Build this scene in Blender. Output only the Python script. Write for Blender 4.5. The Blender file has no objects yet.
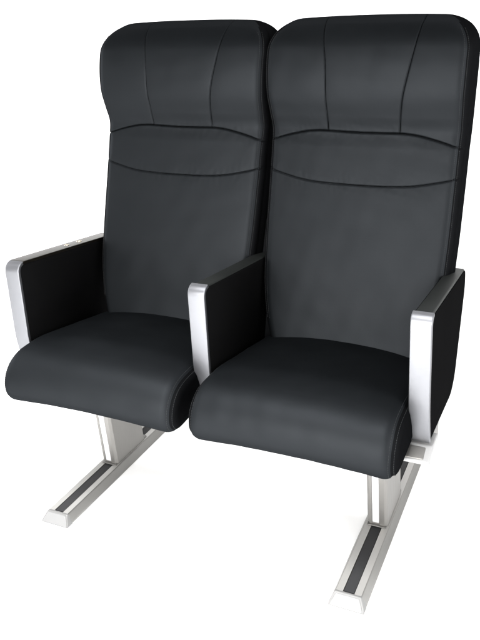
import bpy, math, random
import numpy as np
from mathutils import Matrix, Vector
from math import radians, pi, sin, cos, sqrt

C = bpy.context.scene.collection
scn = bpy.context.scene

# ------------------------------------------------------------------ camera
cam_data = bpy.data.cameras.new('camera')
cam = bpy.data.objects.new('camera', cam_data)
C.objects.link(cam)
cam_data.sensor_fit = 'HORIZONTAL'
cam_data.sensor_width = 36.0
cam_data.lens = 733.04 / 480 * 36.0
cam_data.shift_x = -31.15 / 480
cam_data.shift_y = -79.49 / 480
cam_data.clip_start = 0.05
cam_data.clip_end = 60
R = (0.92058306, 0.38940969, -0.02978125)
U = (-0.08764348, 0.28029888, 0.95590332)
B = (0.38058567, -0.87737827, 0.29216762)
cam.matrix_world = Matrix(((R[0], U[0], B[0], 1.3059), (R[1], U[1], B[1], -1.3530),
                           (R[2], U[2], B[2], 1.2218), (0, 0, 0, 1)))
scn.camera = cam

# ------------------------------------------------------------------ light
world = bpy.data.worlds.new("World")
scn.world = world
world.use_nodes = True
bg = world.node_tree.nodes['Background']
bg.inputs[0].default_value = (0.97, 0.985, 1.0, 1)
bg.inputs[1].default_value = 1.0
# studio surround: bright walls, darker ceiling
_nt = world.node_tree
_tc = _nt.nodes.new('ShaderNodeTexCoord'); _sx = _nt.nodes.new('ShaderNodeSeparateXYZ')
_cr = _nt.nodes.new('ShaderNodeValToRGB')
_nt.links.new(_tc.outputs['Generated'], _sx.inputs[0]); _nt.links.new(_sx.outputs['Z'], _cr.inputs[0])
_cr.color_ramp.elements[0].position = 0.05; _cr.color_ramp.elements[0].color = (0.50, 0.515, 0.535, 1)
_cr.color_ramp.elements[1].position = 0.45; _cr.color_ramp.elements[1].color = (0.05, 0.05, 0.052, 1)
_nt.links.new(_cr.outputs[0], bg.inputs[0])

def area(name, loc, target, size, power, color=(1, 1, 1), size_y=None):
    l = bpy.data.lights.new(name, 'AREA')
    l.shape = 'RECTANGLE'
    l.size = size
    l.size_y = size_y or size
    l.energy = power
    l.color = color
    o = bpy.data.objects.new(name, l)
    C.objects.link(o)
    o.location = loc
    o.rotation_euler = (Vector(target) - Vector(loc)).to_track_quat('-Z', 'Y').to_euler()
    return o

area('softbox_front', (0.7, -3.6, 1.4), (0.5, 0.0, 0.2), 2.9, 195, (1.0, 0.99, 0.97), 1.3)
_fl = area('floor_fill', (0.35, -1.55, 2.7), (0.35, -1.55, 0.0), 1.9, 75, (1, 1, 1))  # added fill lamp: brightens the floor that the cushion fronts reflect
_fl.data.spread = radians(75)
area('softbox_left', (-3.6, 0.2, 1.35), (0.2, 0.0, 0.0), 2.4, 105, (1, 1, 1), 2.0)
area('softbox_right', (4.6, -0.6, 1.35), (0.8, 0.0, 0.0), 2.4, 105, (1, 1, 1), 2.0)
area('backdrop_light', (0.5, 1.9, 3.4), (0.5, 3.6, 0.6), 14.0, 190, (1, 1, 1), 0.8)

scn.view_settings.view_transform = 'Standard'
scn.view_settings.look = 'None'
scn.view_settings.exposure = 0.75
scn.view_settings.gamma = 1.0

# ------------------------------------------------------------------ helpers
def mesh_obj(name, verts, faces, mats, parent=None, smooth=True, fmat=None, sharp=None):
    me = bpy.data.meshes.new(name)
    me.from_pydata([tuple(v) for v in verts], [], [tuple(f) for f in faces])
    if not isinstance(mats, (list, tuple)):
        mats = [mats]
    for m in mats:
        me.materials.append(m)
    if fmat is not None:
        me.polygons.foreach_set('material_index', np.asarray(fmat, dtype=np.int32))
    me.polygons.foreach_set('use_smooth', [smooth] * len(me.polygons))
    me.validate()
    me.update()
    if sharp is not None:
        me.set_sharp_from_angle(angle=radians(sharp))
    o = bpy.data.objects.new(name, me)
    C.objects.link(o)
    if parent:
        o.parent = parent
    return o

def fix_normals(o):
    import bmesh
    bm = bmesh.new()
    bm.from_mesh(o.data)
    bmesh.ops.recalc_face_normals(bm, faces=bm.faces)
    bm.to_mesh(o.data)
    bm.free()

def lerp(x, xs, ys):
    return np.interp(x, xs, ys)

def smooth_interp(x, xs, ys):
    """Catmull-Rom style smooth interpolation through the knots"""
    xs = np.asarray(xs, float); ys = np.asarray(ys, float)
    m = np.gradient(ys, xs)
    x = np.clip(np.asarray(x, float), xs[0], xs[-1])
    i = np.clip(np.searchsorted(xs, x) - 1, 0, len(xs) - 2)
    h = xs[i + 1] - xs[i]; t = (x - xs[i]) / h
    return ((2*t**3 - 3*t**2 + 1) * ys[i] + (t**3 - 2*t**2 + t) * h * m[i]
            + (-2*t**3 + 3*t**2) * ys[i + 1] + (t**3 - t**2) * h * m[i + 1])

def round_poly(corners, n=7):
    """corners: (a, b, radius) -> list of 2D points with rounded corners"""
    out = []
    N = len(corners)
    for i in range(N):
        p = np.array(corners[i][:2]); r = corners[i][2]
        a = np.array(corners[i - 1][:2]) - p; b = np.array(corners[(i + 1) % N][:2]) - p
        la, lb = np.linalg.norm(a), np.linalg.norm(b)
        a /= la; b /= lb
        if r <= 0:
            out.append(p); continue
        ang = math.acos(max(-1, min(1, float(a @ b))))
        t = min(r / math.tan(ang / 2), la * .64, lb * .64)
        rr = t * math.tan(ang / 2)
        c = p + (a + b) / np.linalg.norm(a + b) * (rr / math.sin(ang / 2))
        s = p + a * t - c; e = p + b * t - c
        a0 = math.atan2(s[1], s[0]); a1 = math.atan2(e[1], e[0])
        d = (a1 - a0 + pi) % (2 * pi) - pi
        for k in range(n + 1):
            th = a0 + d * k / n
            out.append(c + rr * np.array([cos(th), sin(th)]))
    return np.array(out)

def offset_poly(P, d):
    """inset closed polygon by d (positive = inwards)"""
    A = np.roll(P, 1, 0); Bp = np.roll(P, -1, 0)
    e1 = P - A; e2 = Bp - P
    e1 /= np.linalg.norm(e1, axis=1)[:, None] + 1e-12
    e2 /= np.linalg.norm(e2, axis=1)[:, None] + 1e-12
    n1 = np.stack([-e1[:, 1], e1[:, 0]], 1); n2 = np.stack([-e2[:, 1], e2[:, 0]], 1)
    n = n1 + n2
    n /= np.linalg.norm(n, axis=1)[:, None]
    k = 1 / np.clip((n * n1).sum(1), .5, 1)
    area_ = 0.5 * np.sum(P[:, 0] * Bp[:, 1] - Bp[:, 0] * P[:, 1])
    sgn = 1 if area_ > 0 else -1
    return P + n * (d * k * sgn)[:, None]

def slab(name, P, lo, hi, bev, mat, parent, axis='x', mapf=None, seg=3, sharp=40):
    """closed 2D outline P swept from lo to hi along an axis with rounded edges.
    axis x: P=(y,z);  axis y: P=(x,z);  axis z: P=(x,y)"""
    verts = []; faces = []
    rings = []
    for k in range(seg + 1):
        t = k / seg * pi / 2
        rings.append((lo + bev * (1 - sin(t)), bev * (1 - cos(t))))
    rings = [(lo + bev * (1 - cos(k / seg * pi / 2)), bev * (1 - sin(k / seg * pi / 2))) for k in range(seg + 1)]
    rings += [(hi - (r[0] - lo), r[1]) for r in reversed(rings)]
    n = len(P)
    for pos, ins in rings:
        Q = offset_poly(P, ins) if ins > 1e-9 else P
        for a, b in Q:
            v = {'x': (pos, a, b), 'y': (a, pos, b), 'z': (a, b, pos)}[axis]
            if mapf: v = mapf(*v)
            verts.append(v)
    for r in range(len(rings) - 1):
        for i in range(n):
            j = (i + 1) % n
            faces.append((r*n + i, r*n + j, (r+1)*n + j, (r+1)*n + i))
    faces.append(tuple(range(n))[::-1])
    faces.append(tuple((len(rings) - 1)*n + i for i in range(n)))
    o = mesh_obj(name, verts, faces, mat, parent, True)
    fix_normals(o)
    o.data.set_sharp_from_angle(angle=radians(sharp))
    return o

# ------------------------------------------------------------------ materials
def new_mat(name):
    m = bpy.data.materials.new(name); m.use_nodes = True
    nt = m.node_tree
    return m, nt, nt.nodes['Principled BSDF']

def leather(name, col, rough, spec, grain=0.12, tint=0.25):
    m, nt, b = new_mat(name)
    b.inputs['Roughness'].default_value = rough
    b.inputs['Specular IOR Level'].default_value = spec
    tc = nt.nodes.new('ShaderNodeTexCoord')
    n1 = nt.nodes.new('ShaderNodeTexNoise'); n1.inputs['Scale'].default_value = 9; n1.inputs['Detail'].default_value = 5
    nt.links.new(tc.outputs['Object'], n1.inputs['Vector'])
    mx = nt.nodes.new('ShaderNodeMix'); mx.data_type = 'RGBA'
    mx.inputs[6].default_value = (*[c * (1 - tint) for c in col], 1)
    mx.inputs[7].default_value = (*[c * (1 + tint) for c in col], 1)
    nt.links.new(n1.outputs['Fac'], mx.inputs[0])
    nt.links.new(mx.outputs[2], b.inputs['Base Color'])
    v = nt.nodes.new('ShaderNodeTexVoronoi'); v.inputs['Scale'].default_value = 700; v.feature = 'F1'
    nt.links.new(tc.outputs['Object'], v.inputs['Vector'])
    n2 = nt.nodes.new('ShaderNodeTexNoise'); n2.inputs['Scale'].default_value = 240; n2.inputs['Detail'].default_value = 6
    nt.links.new(tc.outputs['Object'], n2.inputs['Vector'])
    ad = nt.nodes.new('ShaderNodeMath'); ad.operation = 'ADD'
    nt.links.new(v.outputs['Distance'], ad.inputs[0]); nt.links.new(n2.outputs['Fac'], ad.inputs[1])
    bp = nt.nodes.new('ShaderNodeBump'); bp.inputs['Strength'].default_value = grain; bp.inputs['Distance'].default_value = 0.0006
    nt.links.new(ad.outputs[0], bp.inputs['Height'])
    nt.links.new(bp.outputs[0], b.inputs['Normal'])
    # slight variation of the sheen
    rr = nt.nodes.new('ShaderNodeMapRange'); rr.inputs[3].default_value = rough - .05; rr.inputs[4].default_value = rough + .06
    nt.links.new(n1.outputs['Fac'], rr.inputs[0]); nt.links.new(rr.outputs[0], b.inputs['Roughness'])
    return m

def soft_leather(name, col, gloss, rough):
    """coated leather: a dark base under a soft constant sheen"""
    m = leather(name, col, rough, 0.0)
    nt = m.node_tree
    b = nt.nodes['Principled BSDF']; out = nt.nodes['Material Output']
    mixc = b.inputs['Base Color'].links[0].from_socket; nrm = b.inputs['Normal'].links[0].from_socket
    rg = b.inputs['Roughness'].links[0].from_socket
    df = nt.nodes.new('ShaderNodeBsdfDiffuse'); gl = nt.nodes.new('ShaderNodeBsdfGlossy'); ad = nt.nodes.new('ShaderNodeAddShader')
    nt.links.new(mixc, df.inputs['Color']); nt.links.new(nrm, df.inputs['Normal'])
    gl.inputs['Color'].default_value = (*gloss, 1)
    nt.links.new(rg, gl.inputs['Roughness']); nt.links.new(nrm, gl.inputs['Normal'])
    nt.links.new(df.outputs[0], ad.inputs[0]); nt.links.new(gl.outputs[0], ad.inputs[1])
    nt.links.new(ad.outputs[0], out.inputs['Surface'])
    nt.nodes.remove(b)
    return m

def metal(name, col, rough, metallic=1.0, brush=(1, 1, 1), bump=0.05, aniso=0.0):
    m, nt, b = new_mat(name)
    b.inputs['Base Color'].default_value = (*col, 1)
    b.inputs['Metallic'].default_value = metallic
    tc = nt.nodes.new('ShaderNodeTexCoord'); mp = nt.nodes.new('ShaderNodeMapping')
    mp.inputs['Scale'].default_value = brush
    nt.links.new(tc.outputs['Object'], mp.inputs[0])
    n = nt.nodes.new('ShaderNodeTexNoise'); n.inputs['Scale'].default_value = 60; n.inputs['Detail'].default_value = 6
    nt.links.new(mp.outputs[0], n.inputs['Vector'])
    r = nt.nodes.new('ShaderNodeMapRange'); r.inputs[3].default_value = rough - .07; r.inputs[4].default_value = rough + .07
    nt.links.new(n.outputs['Fac'], r.inputs[0]); nt.links.new(r.outputs[0], b.inputs['Roughness'])
    bp = nt.nodes.new('ShaderNodeBump'); bp.inputs['Strength'].default_value = bump; bp.inputs['Distance'].default_value = 0.0005
    nt.links.new(n.outputs['Fac'], bp.inputs['Height']); nt.links.new(bp.outputs[0], b.inputs['Normal'])
    return m

M_leather = soft_leather('black_leather', (0.0025, 0.0030, 0.0034), (0.0124, 0.0133, 0.0145), 0.56)
M_shade = soft_leather('black_shaded_leather', (0.0018, 0.0019, 0.0021), (0.0035, 0.0037, 0.004), 0.6)  # same leather, darkened to put the shade of the sides into colour
M_arm_top = leather('armrest_pad_leather', (0.0115, 0.0128, 0.0122), 0.55, 0.18)
M_seam = soft_leather('seam_thread_and_shade', (0.0012, 0.0012, 0.0013), (0.001, 0.001, 0.001), 0.8)  # thread cords, blackened to carry the shade inside the seam grooves
M_panel = soft_leather('black_panel_vinyl', (0.0022, 0.0022, 0.0023), (0.0035, 0.0035, 0.0036), 0.7)
M_thread = leather('grey_thread', (0.018, 0.019, 0.020), 0.8, 0.2, 0.0)
M_alu = metal('satin_aluminium', (0.180, 0.183, 0.194), 0.46, 1.0, (1, 1, 12))
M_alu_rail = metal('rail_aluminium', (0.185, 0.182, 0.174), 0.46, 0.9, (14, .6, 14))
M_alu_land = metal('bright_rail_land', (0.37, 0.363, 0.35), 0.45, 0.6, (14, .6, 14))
M_alu_post = metal('post_aluminium', (0.195, 0.190, 0.181), 0.48, 0.75, (4, 4, .5))
M_polish = metal('polished_insert', (0.93, 0.94, 0.97), 0.22, 1.0)
M_bronze = metal('warm_anodised_aluminium', (0.06, 0.052, 0.042), 0.34, 1.0, (12, .6, 1))
M_brass = metal('polished_button', (0.80, 0.72, 0.58), 0.2, 1.0)
M_cap = metal('grey_cap', (0.115, 0.115, 0.113), 0.45, 0.0)
M_capface = metal('pale_cap_face', (0.150, 0.150, 0.150), 0.45, 0.0)
M_bracket = metal('pale_bracket', (0.26, 0.26, 0.26), 0.4, 0.0)
M_highlight = metal('strip_highlight', (0.42, 0.42, 0.43), 0.4, 0.0)  # pale colour carrying the reflected highlight of the post insert
M_rubber = leather('black_rubber', (0.016, 0.016, 0.017), 0.7, 0.25, 0.2)

m, nt, b = new_mat('white_floor')
b.inputs['Base Color'].default_value = (0.93, 0.93, 0.93, 1)
b.inputs['Roughness'].default_value = 0.9
b.inputs['Specular IOR Level'].default_value = 0.1
n = nt.nodes.new('ShaderNodeTexNoise'); n.inputs['Scale'].default_value = 3
mr = nt.nodes.new('ShaderNodeMapRange'); mr.inputs[3].default_value = .92; mr.inputs[4].default_value = .945
cb = nt.nodes.new('ShaderNodeCombineColor')
nt.links.new(n.outputs['Fac'], mr.inputs[0])
for i in range(3): nt.links.new(mr.outputs[0], cb.inputs[i])
nt.links.new(cb.outputs[0], b.inputs['Base Color'])
M_floor = m

# ------------------------------------------------------------------ setting: a white studio sweep
def build_floor():
    prof = [(-14.0, 0.0), (3.0, 0.0)]
    for k in range(1, 17):
        t = k / 16 * pi / 2
        prof.append((3.0 + 1.2 * sin(t), 1.2 * (1 - cos(t))))
    prof.append((4.2, 2.5))
    xs = [-24.0, -12.0, -6.0, -3.0, 0.0, 1.0, 4.0, 8.0, 14.0, 24.0]
    V = [(x, y, z) for (y, z) in prof for x in xs]
    F = []
    n = len(xs)
    for i in range(len(prof) - 1):
        for j in range(n - 1):
            F.append((i*n + j, i*n + j + 1, (i+1)*n + j + 1, (i+1)*n + j))
    o = mesh_obj('floor', V, F, M_floor, None, True)
    o['kind'] = 'structure'
build_floor()

# ------------------------------------------------------------------ the double seat
root = bpy.data.objects.new('double_seat', None)
C.objects.link(root)
root.location = (0.53, 0.15, 0)
root['label'] = 'black leather double passenger seat with aluminium armrests and floor rails'
root['category'] = 'seat'
ROOT_INV = Matrix.Translation((-0.53, -0.15, 0))
def adopt(o, parent=None):
    """keep world coordinates used while modelling"""
    o.parent = parent or root
    if parent is None or parent is root:
        o.data.transform(ROOT_INV)
    return o

def mk(name, verts, faces, mats, parent=None, **k):
    o = mesh_obj(name, verts, faces, mats, None, **k)
    o.data.transform(ROOT_INV)
    o.parent = parent or root
    return o
def mks(name, *a, parent=None, **k):
    o = slab(name, *a, None, **k)
    o.data.transform(ROOT_INV)
    o.parent = parent or root
    return o

# ---- wrinkle field
def waves(seed, lam0, lam1, n=14):
    rg = np.random.RandomState(seed)
    th = rg.uniform(0, 2*pi, n); lam = rg.uniform(lam0, lam1, n); ph = rg.uniform(0, 2*pi, n)
    kx, kz = 2*pi/lam*np.cos(th), 2*pi/lam*np.sin(th)
    return lambda x, z: sum(np.sin(kx[i]*x + kz[i]*z + ph[i]) for i in range(n)) / sqrt(n)

# ---- backrest
ZT = 1.219
SEAM_IN = 0.013            # side seam, distance inside of the widest point
def arc1(x):
    return smooth_interp(np.abs(x), [0, .06, .11, .14, .17, .20, .25], [.9415, .9425, .943, .940, .934, .9265, .911]) - .004 - .012*x
def arc2(x):
    return smooth_interp(np.abs(x), [0, .06, .10, .13, .165, .20, .25], [.813, .8135, .815, .817, .822, .829, .840]) - .002 - .006*x
def vseam(z):
    return smooth_interp(z, [.93, .99, 1.05, 1.12, 1.18, 1.24], [.0915, .094, .099, .108, .119, .129])
def vcen(z):
    return smooth_interp(z, [.93, 1.0, 1.12, 1.24], [.006, .009, .018, .015])
def half_w(z):
    return smooth_interp(z, [.30, .40, .45, .53, .65, .80, .92, 1.0, 1.08, 1.16, 1.24], [.190, .206, .222, .238, .2465, .2505, .253, .2575, .261, .262, .261])
def yline(z):
    return .275 + (z - .43) * .33
def bulge(z):
    return smooth_interp(z, [.30, .45, .60, .75, .83, .90, .945, .98, 1.03, 1.09, 1.14, 1.19, 1.24],
                         [.000, .000, .004, .006, .008, .011, .015, .035, .064, .080, .083, .077, .064])

def backrest_rings(cx, seed):
    wf = waves(seed, .05, .16); wf2 = waves(seed + 5, .012, .03, 10)
    z_low = np.arange(.335, 1.142, .0016)
    th = np.linspace(0, pi/2, 58)[1:]
    z_top = 1.1435 + (ZT - 1.1435) * np.sin(th)
    zs = np.concatenate([z_low, [1.1435], z_top])
    fac = np.concatenate([np.ones(len(z_low) + 1), np.cos(th)])
    NF, NC, NS, NB = 290, 12, 14, 26
    T = .100
    RC = .030
    V = []
    zcor = ZT - .086
    for z, f in zip(zs, fac):
        hw = float(half_w(z))
        if z > zcor:
            q = min(1, (z - zcor) / .086)
            hw = hw - .082 + .082 * sqrt(max(0, 1 - q**2))
        yf0 = float(yline(z) - bulge(z)); yb0 = float(yline(z)) + T - .042 * min(1, max(0, (z - .93) / .2))
        ym = yf0 + (yb0 - yf0) * .40
        yf = ym + (yf0 - ym) * f; yb = ym + (yb0 - ym) * f
        D = max(yb - yf, 1e-5)
        rc = min(RC, D * .42); rb = min(.022, D * .4)
        # front
        x = np.linspace(-(hw - rc), hw - rc, NF)
        y = np.full(NF, yf)
        px = [x]; py = [y]
        a = np.linspace(0, pi/2, NC + 1)[1:]
        px.append(hw - rc + rc*np.sin(a)); py.append(yf + rc - rc*np.cos(a))
        s = np.linspace(0, 1, NS + 1)[1:]
        px.append(hw + .007*np.sin(pi*s)*min(1, D/.1)); py.append(yf + rc + (D - rc - rb)*s)
        a = np.linspace(0, pi/2, 7)[1:]
        px.append(hw - rb + rb*np.cos(a)); py.append(yb - rb + rb*np.sin(a))
        xb = np.linspace(hw - rb, -(hw - rb), NB + 1)[1:]
        px.append(xb); py.append(yb + .012*f*np.cos(xb/hw*pi/2))
        px.append(-(hw - rb) - rb*np.sin(a)); py.append(yb - rb + rb*np.cos(a))
        px.append(-(hw + .007*np.sin(pi*s)*min(1, D/.1))); py.append(yb - rb + (rb + rc - D)*s)
        a = np.linspace(0, pi/2, NC + 1)[1:-1]
        px.append(-(hw - rc) - rc*np.cos(a)); py.append(yf + rc - rc*np.sin(a))
        X = np.concatenate(px); Y = np.concatenate(py)
        # front weight
        fw = np.clip((ym - Y) / max(ym - yf, 1e-5), 0, 1)
        fw = np.clip(fw*1.6, 0, 1)*min(1, f*1.5)
        crown = .013 * (1 - np.clip(np.abs(X)/hw, 0, 1)**2.4)
        disp = crown.copy()
        # grooves and puffing of the panels
        d1 = np.abs(z - arc1(X)) * .95
        d2 = np.abs(z - arc2(X)) * .97
        dv = np.abs(np.abs(X - vcen(z)) - vseam(z)) if z > .935 else np.full_like(X, 1.0)
        above = z > arc1(X)
        dv = np.where(above, dv, 1.0)
        ds = np.abs(np.abs(X) - (hw - SEAM_IN))
        ds = np.where(Y < ym, ds, 1.0)
        dmin = np.minimum(np.minimum(d1, d2), np.minimum(dv, ds))
        disp += .0022 * (1 - np.exp(-dmin/.020))
        disp -= .0042*np.exp(-(d1/.0017)**2) + .0034*np.exp(-(d2/.0015)**2)
        gv = .0036*np.exp(-(dv/.0014)**2)
        disp -= gv
        disp += .0003 * wf(X, np.full_like(X, z))
        disp += .00022 * wf2(X, np.full_like(X, z)) * np.exp(-np.minimum(d1, d2)/.02)
        Yn = Y - disp * fw
        # side seam groove pulls inwards along the corner normal
        g = .0026*np.exp(-(ds/.0022)**2) * (Y < ym) * min(1, f*2)
        nx = np.sign(X)*np.clip((np.abs(X) - (hw - rc))/max(rc, 1e-6), 0, 1)
        ny = -np.sqrt(1 - nx**2)
        Xn = X - nx*g; Yn = Yn - ny*g
        Zn = np.full_like(Xn, z) - .009*(1 - f)*np.abs(X/.26)**2.5 - gv*sqrt(max(0, 1 - f*f))*(Y < ym + 1e-6)
        V.append(np.stack([Xn + cx, Yn, Zn], 1))
    return np.array(V), zs, zcor, NF, NC

def build_backrest(cx, seed):
    V, zs, zcor, NF, NC = backrest_rings(cx, seed)
    nr, nv = V.shape[0], V.shape[1]
    idx = np.arange(nr*nv).reshape(nr, nv)
    a_ = idx[:-1]; b_ = np.roll(idx, -1, 1)[:-1]; c_ = np.roll(idx, -1, 1)[1:]; d_ = idx[1:]
    F = np.stack([a_, b_, c_, d_], -1).reshape(-1, 4)
    Vf = V.reshape(-1, 3)
    cen = Vf[F].mean(1)
    lx = np.abs(cen[:, 0] - cx)
    # material: beyond the side seam = same leather with shade in its colour
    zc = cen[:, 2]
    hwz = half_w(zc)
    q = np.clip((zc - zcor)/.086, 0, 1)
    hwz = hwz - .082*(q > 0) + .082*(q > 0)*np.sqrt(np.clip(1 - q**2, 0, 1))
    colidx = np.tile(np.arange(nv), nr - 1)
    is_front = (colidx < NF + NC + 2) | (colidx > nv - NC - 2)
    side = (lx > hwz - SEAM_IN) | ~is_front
    # cap rings
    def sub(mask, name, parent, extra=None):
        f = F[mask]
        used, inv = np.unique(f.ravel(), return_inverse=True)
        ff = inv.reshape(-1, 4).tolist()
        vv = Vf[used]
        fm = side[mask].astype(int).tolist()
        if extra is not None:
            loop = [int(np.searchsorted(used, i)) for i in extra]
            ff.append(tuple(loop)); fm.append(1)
        return mk(name, vv, ff, [M_leather, M_shade], parent, fmat=fm)
    head = (zc > arc1(cen[:, 0] - cx)) & is_front & ~side
    ang_top = (zc > 1.0)
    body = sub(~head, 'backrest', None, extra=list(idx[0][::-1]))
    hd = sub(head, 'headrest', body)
    # stitches: two rows beside the side seam + one along lower arc
    bvh_pts = V
    def surf(xl, z, k=0.0):
        """front surface y at local x, height z"""
        i = int(np.argmin(np.abs(zs - z)))
        row = V[i]
        n1 = np.concatenate([row[-(NC):], row[:NF + NC]])
        yy = np.interp(xl + cx, n1[:, 0], n1[:, 1])
        return yy
    def point(i, xl):
        row = V[i]
        n1 = np.concatenate([row[-NC:], row[:NF + NC]])
        return np.array([xl + cx, np.interp(xl + cx, n1[:, 0], n1[:, 1]), np.interp(xl + cx, n1[:, 0], n1[:, 2])])
    def on_surface(xl, z):
        i = int(np.clip(np.searchsorted(zs, z) - 1, 0, len(zs) - 2))
        t = (z - zs[i])/(zs[i+1] - zs[i])
        return point(i, xl)*(1 - t) + point(i + 1, xl)*t
    for fn, rr in ((arc1, .00115), (arc2, .00085)):
        P = [on_surface(xl, float(fn(xl))) for xl in np.linspace(-.236, .236, 160)]
        tube('seam', P, rr, M_seam, body)
    for sg in (-1, 1):
        P = [point(i, float(vcen(zs[i]) + sg*vseam(zs[i]))) for i in range(0, len(zs) - 3, 2)
             if zs[i] > float(arc1(float(vcen(zs[i]) + sg*vseam(zs[i])))) + .001]
        tube('seam', P, .00085, M_seam, body)
    for sg in (1, -1):
        paths = []
        for off in (-.0045, +.0038):
            P = []
            for z in np.arange(.46, 1.185, .0045):
                hw = float(half_w(z))
                if z > zcor:
                    q = min(1, (z - zcor)/.086); hw = hw - .082 + .082*sqrt(max(0, 1 - q*q))
                xl = sg*(hw - SEAM_IN + off)
                P.append((xl + cx, surf(xl, z) - .0003, z))
            paths.append(P)
        stitch('stitching', paths, .00045, body)
    return body

def tube(name, P, r, mat, parent, nseg=6):
    P = np.array(P)
    for _ in range(2):
        P[1:-1] = (P[:-2] + 2*P[1:-1] + P[2:])/4
    tg = np.gradient(P, axis=0); tg /= np.linalg.norm(tg, axis=1)[:, None]
    up = np.array([0, -1.0, .3])
    V = []; F = []
    for p, t in zip(P, tg):
        a = np.cross(t, up); a /= np.linalg.norm(a); b_ = np.cross(a, t)
        for k in range(nseg):
            q = 2*pi*k/nseg
            V.append(p + (a*cos(q) + b_*sin(q))*r)
    for i in range(len(P) - 1):
        for k in range(nseg):
            j = (k + 1) % nseg
            F.append((i*nseg + k, i*nseg + j, (i+1)*nseg + j, (i+1)*nseg + k))
    F.append(tuple(range(nseg))[::-1]); F.append(tuple((len(P)-1)*nseg + k for k in range(nseg)))
    return mk(name, V, F, mat, parent)

def stitch(name, paths, r, parent, on=1, skip=1):
    """thread dashes: path points are stitch ends; every segment is a dash shortened at both ends"""
    V = []; F = []
    for P in paths:
        P = [Vector(p) for p in P]
        for i in range(len(P) - 1):
            a, b = P[i], P[i + 1]
            d = b - a
            L = d.length
            if L < 1e-5: continue
            d.normalize()
            a2 = a + d*L*.14; b2 = b - d*L*.14
            up = Vector((0, -1, 0.3))
            s = d.cross(up).normalized(); u = s.cross(d).normalized()
            base = len(V)
            for p, sc in ((a2, .5), (a2 + d*L*.12, 1), (b2 - d*L*.12, 1), (b2, .5)):
                for k in range(5):
                    t = 2*pi*k/5
                    V.append(p + (s*cos(t) + u*sin(t))*r*sc)
            for q in range(3):
                for k in range(5):
                    j = (k + 1) % 5
                    F.append((base + q*5 + k, base + q*5 + j, base + q*5 + 5 + j, base + q*5 + 5 + k))
            F.append(tuple(base + k for k in range(5))[::-1]); F.append(tuple(base + 15 + k for k in range(5)))
    return mk(name, V, F, M_thread, parent)

# ---- cushion
def cushion_profile(x=0.0, w=1.0):
    """closed side outline (y,z) going from rear top forward, round the nose and back underneath"""
    K = [(.330, .388, .02), (.02, .440, .16), (-.121, .436, .086), (-.121, .310, .042), (-.02, .315, .05), (.330, .325, .02)]
    P = round_poly([(k[0], k[1], k[2]) for k in K], 16)
    # resample
    Q = np.vstack([P, P[:1]])
    s = np.concatenate([[0], np.cumsum(np.linalg.norm(np.diff(Q, axis=0), axis=1))])
    n = 330
    t = np.linspace(0, s[-1], n + 1)[:-1]
    out = np.stack([np.interp(t, s, Q[:, 0]), np.interp(t, s, Q[:, 1])], 1)
    for _ in range(40):
        out = (np.roll(out, 1, 0) + 2*out + np.roll(out, -1, 0))/4
    return out

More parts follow.
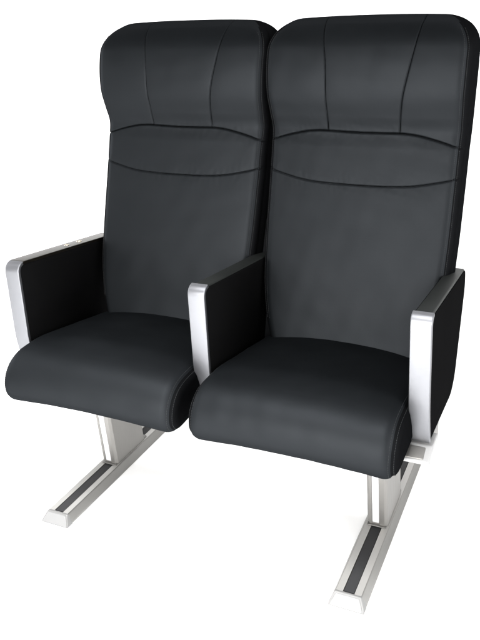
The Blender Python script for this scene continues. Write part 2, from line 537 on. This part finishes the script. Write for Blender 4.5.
def build_cushion(cx, hw, seed):
    wf = waves(seed + 50, .05, .17)
    P0 = cushion_profile()
    n = len(P0)
    RC = .032
    cols = []
    # column: (x, inset)
    for k in range(12):
        t = k / 12 * pi/2
        cols.append((-(hw - RC) - RC*cos(t), RC*(1 - sin(t))))
    for x in np.linspace(-(hw - RC), hw - RC, 190):
        cols.append((x, 0.0))
    for k in range(11, -1, -1):
        t = k / 12 * pi/2
        cols.append(((hw - RC) + RC*cos(t), RC*(1 - sin(t))))
    A = np.roll(P0, 1, 0); Bp = np.roll(P0, -1, 0)
    tang = Bp - A; tang /= np.linalg.norm(tang, axis=1)[:, None]
    nrm = np.stack([-tang[:, 1], tang[:, 0]], 1)
    cen0 = P0.mean(0)
    if ((P0 - cen0)*nrm).sum() < 0: nrm = -nrm
    arclen = np.arange(n) * .003
    V = []
    for x, ins in cols:
        q = abs(x)/hw
        Q = P0 - nrm*ins
        disp = np.zeros(n)
        topw = np.clip(nrm[:, 1], 0, 1)
        frw = np.clip(-nrm[:, 0], 0, 1)
        botw = np.clip(-nrm[:, 1], 0, 1)
        disp += topw*(.012 + .022*np.clip((P0[:, 0] + .05)/.33, 0, 1))*(1 - q**2.2) + frw*.004*(1 - q**2.5) - botw*.018*(1 - q**2)
        ds = abs(q*hw - (hw - .011))
        disp += .003*(1 - math.exp(-ds/.014))
        disp -= .0028*math.exp(-(ds/.0022)**2)
        disp += .00035*wf(np.full(n, x), arclen)*(topw + frw)
        Q = Q + nrm*disp[:, None]
        V.append(np.stack([np.full(n, x + cx), Q[:, 0], Q[:, 1]], 1))
    # side caps: shrinking rings with a slight bulge
    def cap(sign, ring):
        out = []
        c = ring.mean(0)
        for k in range(1, 9):
            f = 1 - k/8*.96
            R_ = c + (ring - c)*f
            R_[:, 0] = ring[:, 0] + sign*.0035*(1 - f*f)
            out.append(R_)
        return out
    left = cap(-1, V[0])[::-1]; right = cap(1, V[-1])
    nl = len(left)
    allr = np.array(left + V + right)
    nr = len(allr)
    idx = np.arange(nr*n).reshape(nr, n)
    a_ = idx[:-1]; b_ = np.roll(idx, -1, 1)[:-1]; c_ = np.roll(idx, -1, 1)[1:]; d_ = idx[1:]
    F = np.stack([a_, d_, c_, b_], -1).reshape(-1, 4)
    Vf = allr.reshape(-1, 3)
    cen = Vf[F].mean(1)
    side = (np.abs(cen[:, 0] - cx) > hw - .011)  # cushion sides take the shade-darkened leather too
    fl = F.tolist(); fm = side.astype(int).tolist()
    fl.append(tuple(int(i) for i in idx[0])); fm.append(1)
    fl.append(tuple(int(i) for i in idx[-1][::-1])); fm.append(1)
    o = mk('seat_cushion', Vf, fl, [M_leather, M_shade], None, fmat=fm)
    fix_normals(o)
    # stitching beside the side seams
    for sg in (-1, 1):
        paths = []
        for off in (-.0042, .0036):
            xt = sg*(hw - .011 + off)
            j = int(np.argmin([abs(c[0] - xt) for c in cols]))
            ring = V[j] + np.stack([np.zeros(n), nrm[:, 0]*.0002, nrm[:, 1]*.0002], 1)
            sel = [i for i in range(n) if ring[i, 2] > .30 and (ring[i, 1] < .2) and (nrm[i, 0] < -.3 or nrm[i, 1] > 0)]
            sel = sel[::2]
            Pp = [tuple(ring[i]) for i in sel]
            runs = [[Pp[0]]]
            for p in Pp[1:]:
                if (Vector(p) - Vector(runs[-1][-1])).length < .012: runs[-1].append(p)
                else: runs.append([p])
            paths += [r_ for r_ in runs if len(r_) > 2]
        stitch('stitching', paths, .00045, o)
    return o

# ---- armrests
ARM = [(0.0, .6455, .022), (.005, .43, .30), (.024, .343, .014), (.325, .316, .09), (.450, .560, .08), (.436, .604, .018)]
def build_arm(x, w, kind):
    P = round_poly(ARM, 10)
    Pi = offset_poly(P, .0015)
    top_mat = M_bronze if kind == 'buttons' else M_arm_top
    core = mks('armrest', Pi, x - w/2 + .002, x + w/2 - .002, .004, M_arm_top, parent=root, axis='x', seg=4)
    if kind == 'buttons':
        core['label'] = 'armrest with an aluminium top and two small round buttons'
    # padded side panels
    Pp = offset_poly(P, .0055)
    for sg in (-1, 1):
        a, b = (x + w/2 - .003, x + w/2 + .0004) if sg > 0 else (x - w/2 - .0004, x - w/2 + .003)
        mks('side_panel', Pp, a, b, .0012, M_panel, parent=core, axis='x', seg=2)
    # aluminium trim following the front edge (path runs bottom -> top -> back along the top)
    Q = np.vstack([P, P[:1]])
    s = np.concatenate([[0], np.cumsum(np.linalg.norm(np.diff(Q, axis=0), axis=1))])
    dense = np.stack([np.interp(np.arange(0, s[-1], .002), s, Q[:, 0]), np.interp(np.arange(0, s[-1], .002), s, Q[:, 1])], 1)
    # split: order in ARM is top corner -> down the front -> bottom
    ytop = .0215 if kind != 'buttons' else .41
    top_part = [p for p in dense if p[1] > .59 and p[0] < ytop]
    def key(p): return p
    zlim = .343
    front = [p for p in dense if p[0] < .03 and p[1] < .635 and p[1] > zlim]
    front.sort(key=lambda p: p[1])
    corner = [p for p in dense if p[1] >= .635 and p[0] < .0225]
    corner.sort(key=lambda p: p[0] + p[1]*1.0 if p[0] < .01 else p[0] + .66)
    th = np.arctan2([p[1] - .624 for p in corner], [p[0] - .024 for p in corner])
    corner = [c for _, c in sorted(zip(-np.where(th < 0, th + 2*pi, th), corner), key=lambda t: t[0])]
    tops = [p for p in dense if p[1] > .6 and .0225 <= p[0] < ytop]
    tops.sort(key=lambda p: p[0])
    path = np.array(front + corner + tops)
    # smooth and normals
    for _ in range(3):
        path[1:-1] = (path[:-2] + path[1:-1]*2 + path[2:])/4
    tg = np.gradient(path, axis=0); tg /= np.linalg.norm(tg, axis=1)[:, None]
    nm = np.stack([-tg[:, 1], tg[:, 0]], 1)       # outward (left of upward path = -y)
    bw = w/2 + .0012
    bv = .0022
    sec = []
    for (cx_, cn_, a0) in ((bw - bv, .0022 - bv, pi/2), (-(bw - bv), .0022 - bv, pi)):
        pass
    prof = [(bw, -.0055)] + [(bw - bv + bv*cos(t), .0022 - bv + bv*sin(t)) for t in np.linspace(0, pi/2, 6)] \
        + [(-(bw - bv) - bv*sin(t), .0022 - bv + bv*cos(t)) for t in np.linspace(0, pi/2, 6)] + [(-bw, -.0055)]
    V = []; F = []
    m_ = len(prof)
    for i, (p, nn) in enumerate(zip(path, nm)):
        for (a, c) in prof:
            V.append((x + a, p[0] + nn[0]*c, p[1] + nn[1]*c))
    for i in range(len(path) - 1):
        for k in range(m_):
            j = (k + 1) % m_
            F.append((i*m_ + k, i*m_ + j, (i+1)*m_ + j, (i+1)*m_ + k))
    F.append(tuple(range(m_))); F.append(tuple((len(path)-1)*m_ + k for k in range(m_))[::-1])
    if kind == 'buttons':
        fmat = []
        for f in F:
            yy = sum(V[i][1] for i in f)/len(f)
            zz = sum(V[i][2] for i in f)/len(f)
            fmat.append(1 if (yy > .02 and zz > .55) else 0)
        tr = mk('metal_trim', V, F, [M_alu, M_bronze], core, fmat=fmat)
    else:
        tr = mk('metal_trim', V, F, [M_alu], core)
    fix_normals(tr)
    tr.data.set_sharp_from_angle(angle=radians(50))
    if kind == 'buttons':
        for yb in (.222, .277):
            i = int(np.argmin(np.abs(path[:, 0] - yb) + (path[:, 1] < .6)*9))
            zc = path[i, 1] + .0022
            V = []; F = []
            rings = [(.0075, -.001), (.0075, .0008), (.0066, .0018), (.0052, .0012), (.0045, .0016), (.003, .0026), (.0012, .003)]
            N = 24
            for r_, h_ in rings:
                for k in range(N):
                    V.append((x - .002 + r_*cos(2*pi*k/N), yb + r_*sin(2*pi*k/N), zc + h_))
            for i in range(len(rings)-1):
                for k in range(N):
                    j = (k+1) % N
                    F.append((i*N+k, i*N+j, (i+1)*N+j, (i+1)*N+k))
            F.append(tuple((len(rings)-1)*N+k for k in range(N)))
            mk('button', V, F, M_brass, core)
    return core

# ---- legs with floor rails
def build_leg(x, yfront):
    # rail, extruded aluminium with a channel for a rubber strip
    prof = [(-.0400, .001), (-.0400, .004), (-.0385, .0075), (-.0305, .0245), (-.0285, .0262), (-.0130, .0262), (-.0128, .0222),
            (.0128, .0222), (.0130, .0262), (.0285, .0262), (.0305, .0245), (.0385, .0075), (.0400, .004), (.0400, .001)]
    P = np.array([(x + a, b) for a, b in prof])
    y0, y1 = -.112, .470
    V = []; F = []
    n = len(P)
    for y in (y0, y1):
        for a, b in P: V.append((a, y, b))
    for i in range(n):
        j = (i+1) % n
        F.append((i, j, n+j, n+i))
    F.append(tuple(range(n))); F.append(tuple(n+i for i in range(n))[::-1])
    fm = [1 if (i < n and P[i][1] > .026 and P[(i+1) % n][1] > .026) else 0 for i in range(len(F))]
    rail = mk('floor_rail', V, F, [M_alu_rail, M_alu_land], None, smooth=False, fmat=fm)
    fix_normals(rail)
    bev = rail.modifiers.new('bevel', 'BEVEL'); bev.width = .0006; bev.segments = 2; bev.limit_method = 'ANGLE'
    # rubber strip in two lengths, before and behind the post
    for (a, b) in ((y0 + .004, yfront - .006), (yfront + .150, y1 - .01)):
        Pq = np.array([(x - .0118, .0228), (x + .0118, .0228), (x + .0118, .0246), (x + .0112, .0252), (x - .0112, .0252), (x - .0118, .0246)])
        mks('rubber_strip', Pq, a, b, .0008, M_rubber, parent=rail, axis='y', seg=2)
    # end caps: sloped nose with a ledge and a white face plate
    for sg, yb in ((-1, y0), (1, y1)):
        outer = np.array([(-.0405, .0005), (-.0405, .004), (-.0390, .0080), (-.0309, .0250), (-.0288, .0268), (.0288, .0268), (.0309, .0250), (.0390, .0080), (.0405, .004), (.0405, .0005)])
        c0 = np.array([0, .0115])
        def nose(bb): return (.0268 - bb)/.0263*.017
        def cap_mesh(name, levels, mat, par):
            V = []; F = []; m_ = len(outer)
            for dep, shr, sl in levels:
                for pt in outer:
                    q = c0 + (pt - c0)*np.array([1 - shr, 1 - shr*1.6])
                    V.append((x + q[0], yb + sg*(dep + (nose(q[1]) if sl else 0)), max(q[1], .0005)))
            for i in range(len(levels)-1):
                for k in range(m_):
                    j = (k+1) % m_
                    F.append((i*m_+k, i*m_+j, (i+1)*m_+j, (i+1)*m_+k))
            F.append(tuple(range(m_))); F.append(tuple((len(levels)-1)*m_+k for k in range(m_)))
            o = mk(name, V, F, mat, par, smooth=False)
            fix_normals(o)
            return o
        cap = cap_mesh('end_cap', [(0.0, 0, False), (.0035, 0, True), (.0046, .03, True), (.0046, .10, True)], M_cap, rail)
        cap_mesh('face_plate', [(.0044, .11, True), (.0056, .11, True), (.0062, .14, True)], M_capface, rail)
    # post: upright box with chamfered front edges and a shallow front channel
    hw = .0252; L = .150; ch = .0065
    pts = [(-hw + ch, 0), (-.0128, 0), (-.0120, .0018), (.0052, .0018), (.0060, 0), (hw - ch, 0), (hw, ch), (hw, L - .012), (hw - .012, L), (-hw + .012, L), (-hw, L - .012), (-hw, ch)]
    V = []; F = []
    n = len(pts)
    lv = [(.0222, 0), (.16, 0), (.312, 0)]
    for z, _ in lv:
        off = -.095*(z - .0222)
        for a, b in pts: V.append((x + a, yfront + b + off, z))
    for i in range(len(lv)-1):
        for k in range(n):
            j = (k+1) % n
            F.append((i*n+k, i*n+j, (i+1)*n+j, (i+1)*n+k))
    F.append(tuple(range(n))[::-1]); F.append(tuple((len(lv)-1)*n+k for k in range(n)))
    post = mk('leg', V, F, M_alu_post, None, smooth=False)
    fix_normals(post)
    bev = post.modifiers.new('bevel', 'BEVEL'); bev.width = .0012; bev.segments = 3; bev.limit_method = 'ANGLE'
    # polished insert: flat pale colour stands in for its bright reflection
    V = []
    for z in (.034, .308):
        off = -.095*(z - .0222)
        for a, b in ((-.0118, .0017), (-.0112, .0008), (.0044, .0008), (.0050, .0017)): V.append((x + a, yfront + b + off, z))
    F = [(0, 1, 5, 4), (1, 2, 6, 5), (2, 3, 7, 6), (3, 0, 4, 7), (0, 3, 2, 1), (4, 5, 6, 7)]
    ins = mk('highlight_strip', V, F, M_highlight, post, smooth=False)
    fix_normals(ins)
    # small weld plate where the post meets the rail
    Pq = round_poly([(x - .0235, yfront - .007, .004), (x + .0235, yfront - .007, .004), (x + .0235, yfront + .157, .004), (x - .0235, yfront + .157, .004)], 4)
    mks('foot_plate', Pq, .0264, .0290, .0008, M_alu_rail, parent=post, axis='z', seg=2)
    return post

# ------------------------------------------------------------------ assemble
WAVE = [3, 11]
bodies = []
for cx, hw, sd in ((.2695, .2465, 3), (.784, .2380, 11)):
    build_cushion(cx, hw, sd)
for cx, sd in ((.274, 3), (.791, 11)):
    build_backrest(cx, sd)
build_arm(0.0, .041, 'buttons')
build_arm(.5295, .0405, 'plain')
build_arm(1.0395, .0420, 'plain')
build_leg(.1506, .115)
build_leg(.9236, .124)

# dark rear panel joining both backs
Pb = round_poly([(.300, .300, .01), (.335, .300, .01), (.440, .700, .01), (.412, .700, .01)], 4)
mks('back_panel', Pb, .06, 1.01, .003, M_shade, parent=root, axis='x')
# crossbeam under the cushions
P = round_poly([(.105, .235, .008), (.225, .235, .008), (.225, .298, .008), (.105, .298, .008)], 5)
mks('crossbeam', P, .03, 1.045, .002, M_alu_post, parent=root, axis='x')
# bracket carrying the outer armrests: sloped nose with a bright edge
def bracket(x0, x1):
    P = round_poly([(-.018, .316, .003), (-.016, .324, .003), (.030, .336, .004), (.085, .336, .004), (.085, .312, .004), (.02, .312, .01)], 4)
    o = mks('armrest_bracket', P, x0, x1, .0035, M_bracket, parent=root, axis='x')
    # grey inset plate on the nose
    Pz = round_poly([(x0 - .001, -.0125, .003), (x1 - .013, -.0125, .003), (x1 - .014, .020, .003), (x0 - .001, .020, .003)], 4)
    sl = (.336 - .324)/.046
    mks('inset_plate', Pz, .3235, .3262, .0008, M_alu_post, parent=o, axis='z',
        mapf=lambda a, b, c: (a, b, c + (b + .016)*sl))
    return o
bracket(1.000, 1.068)
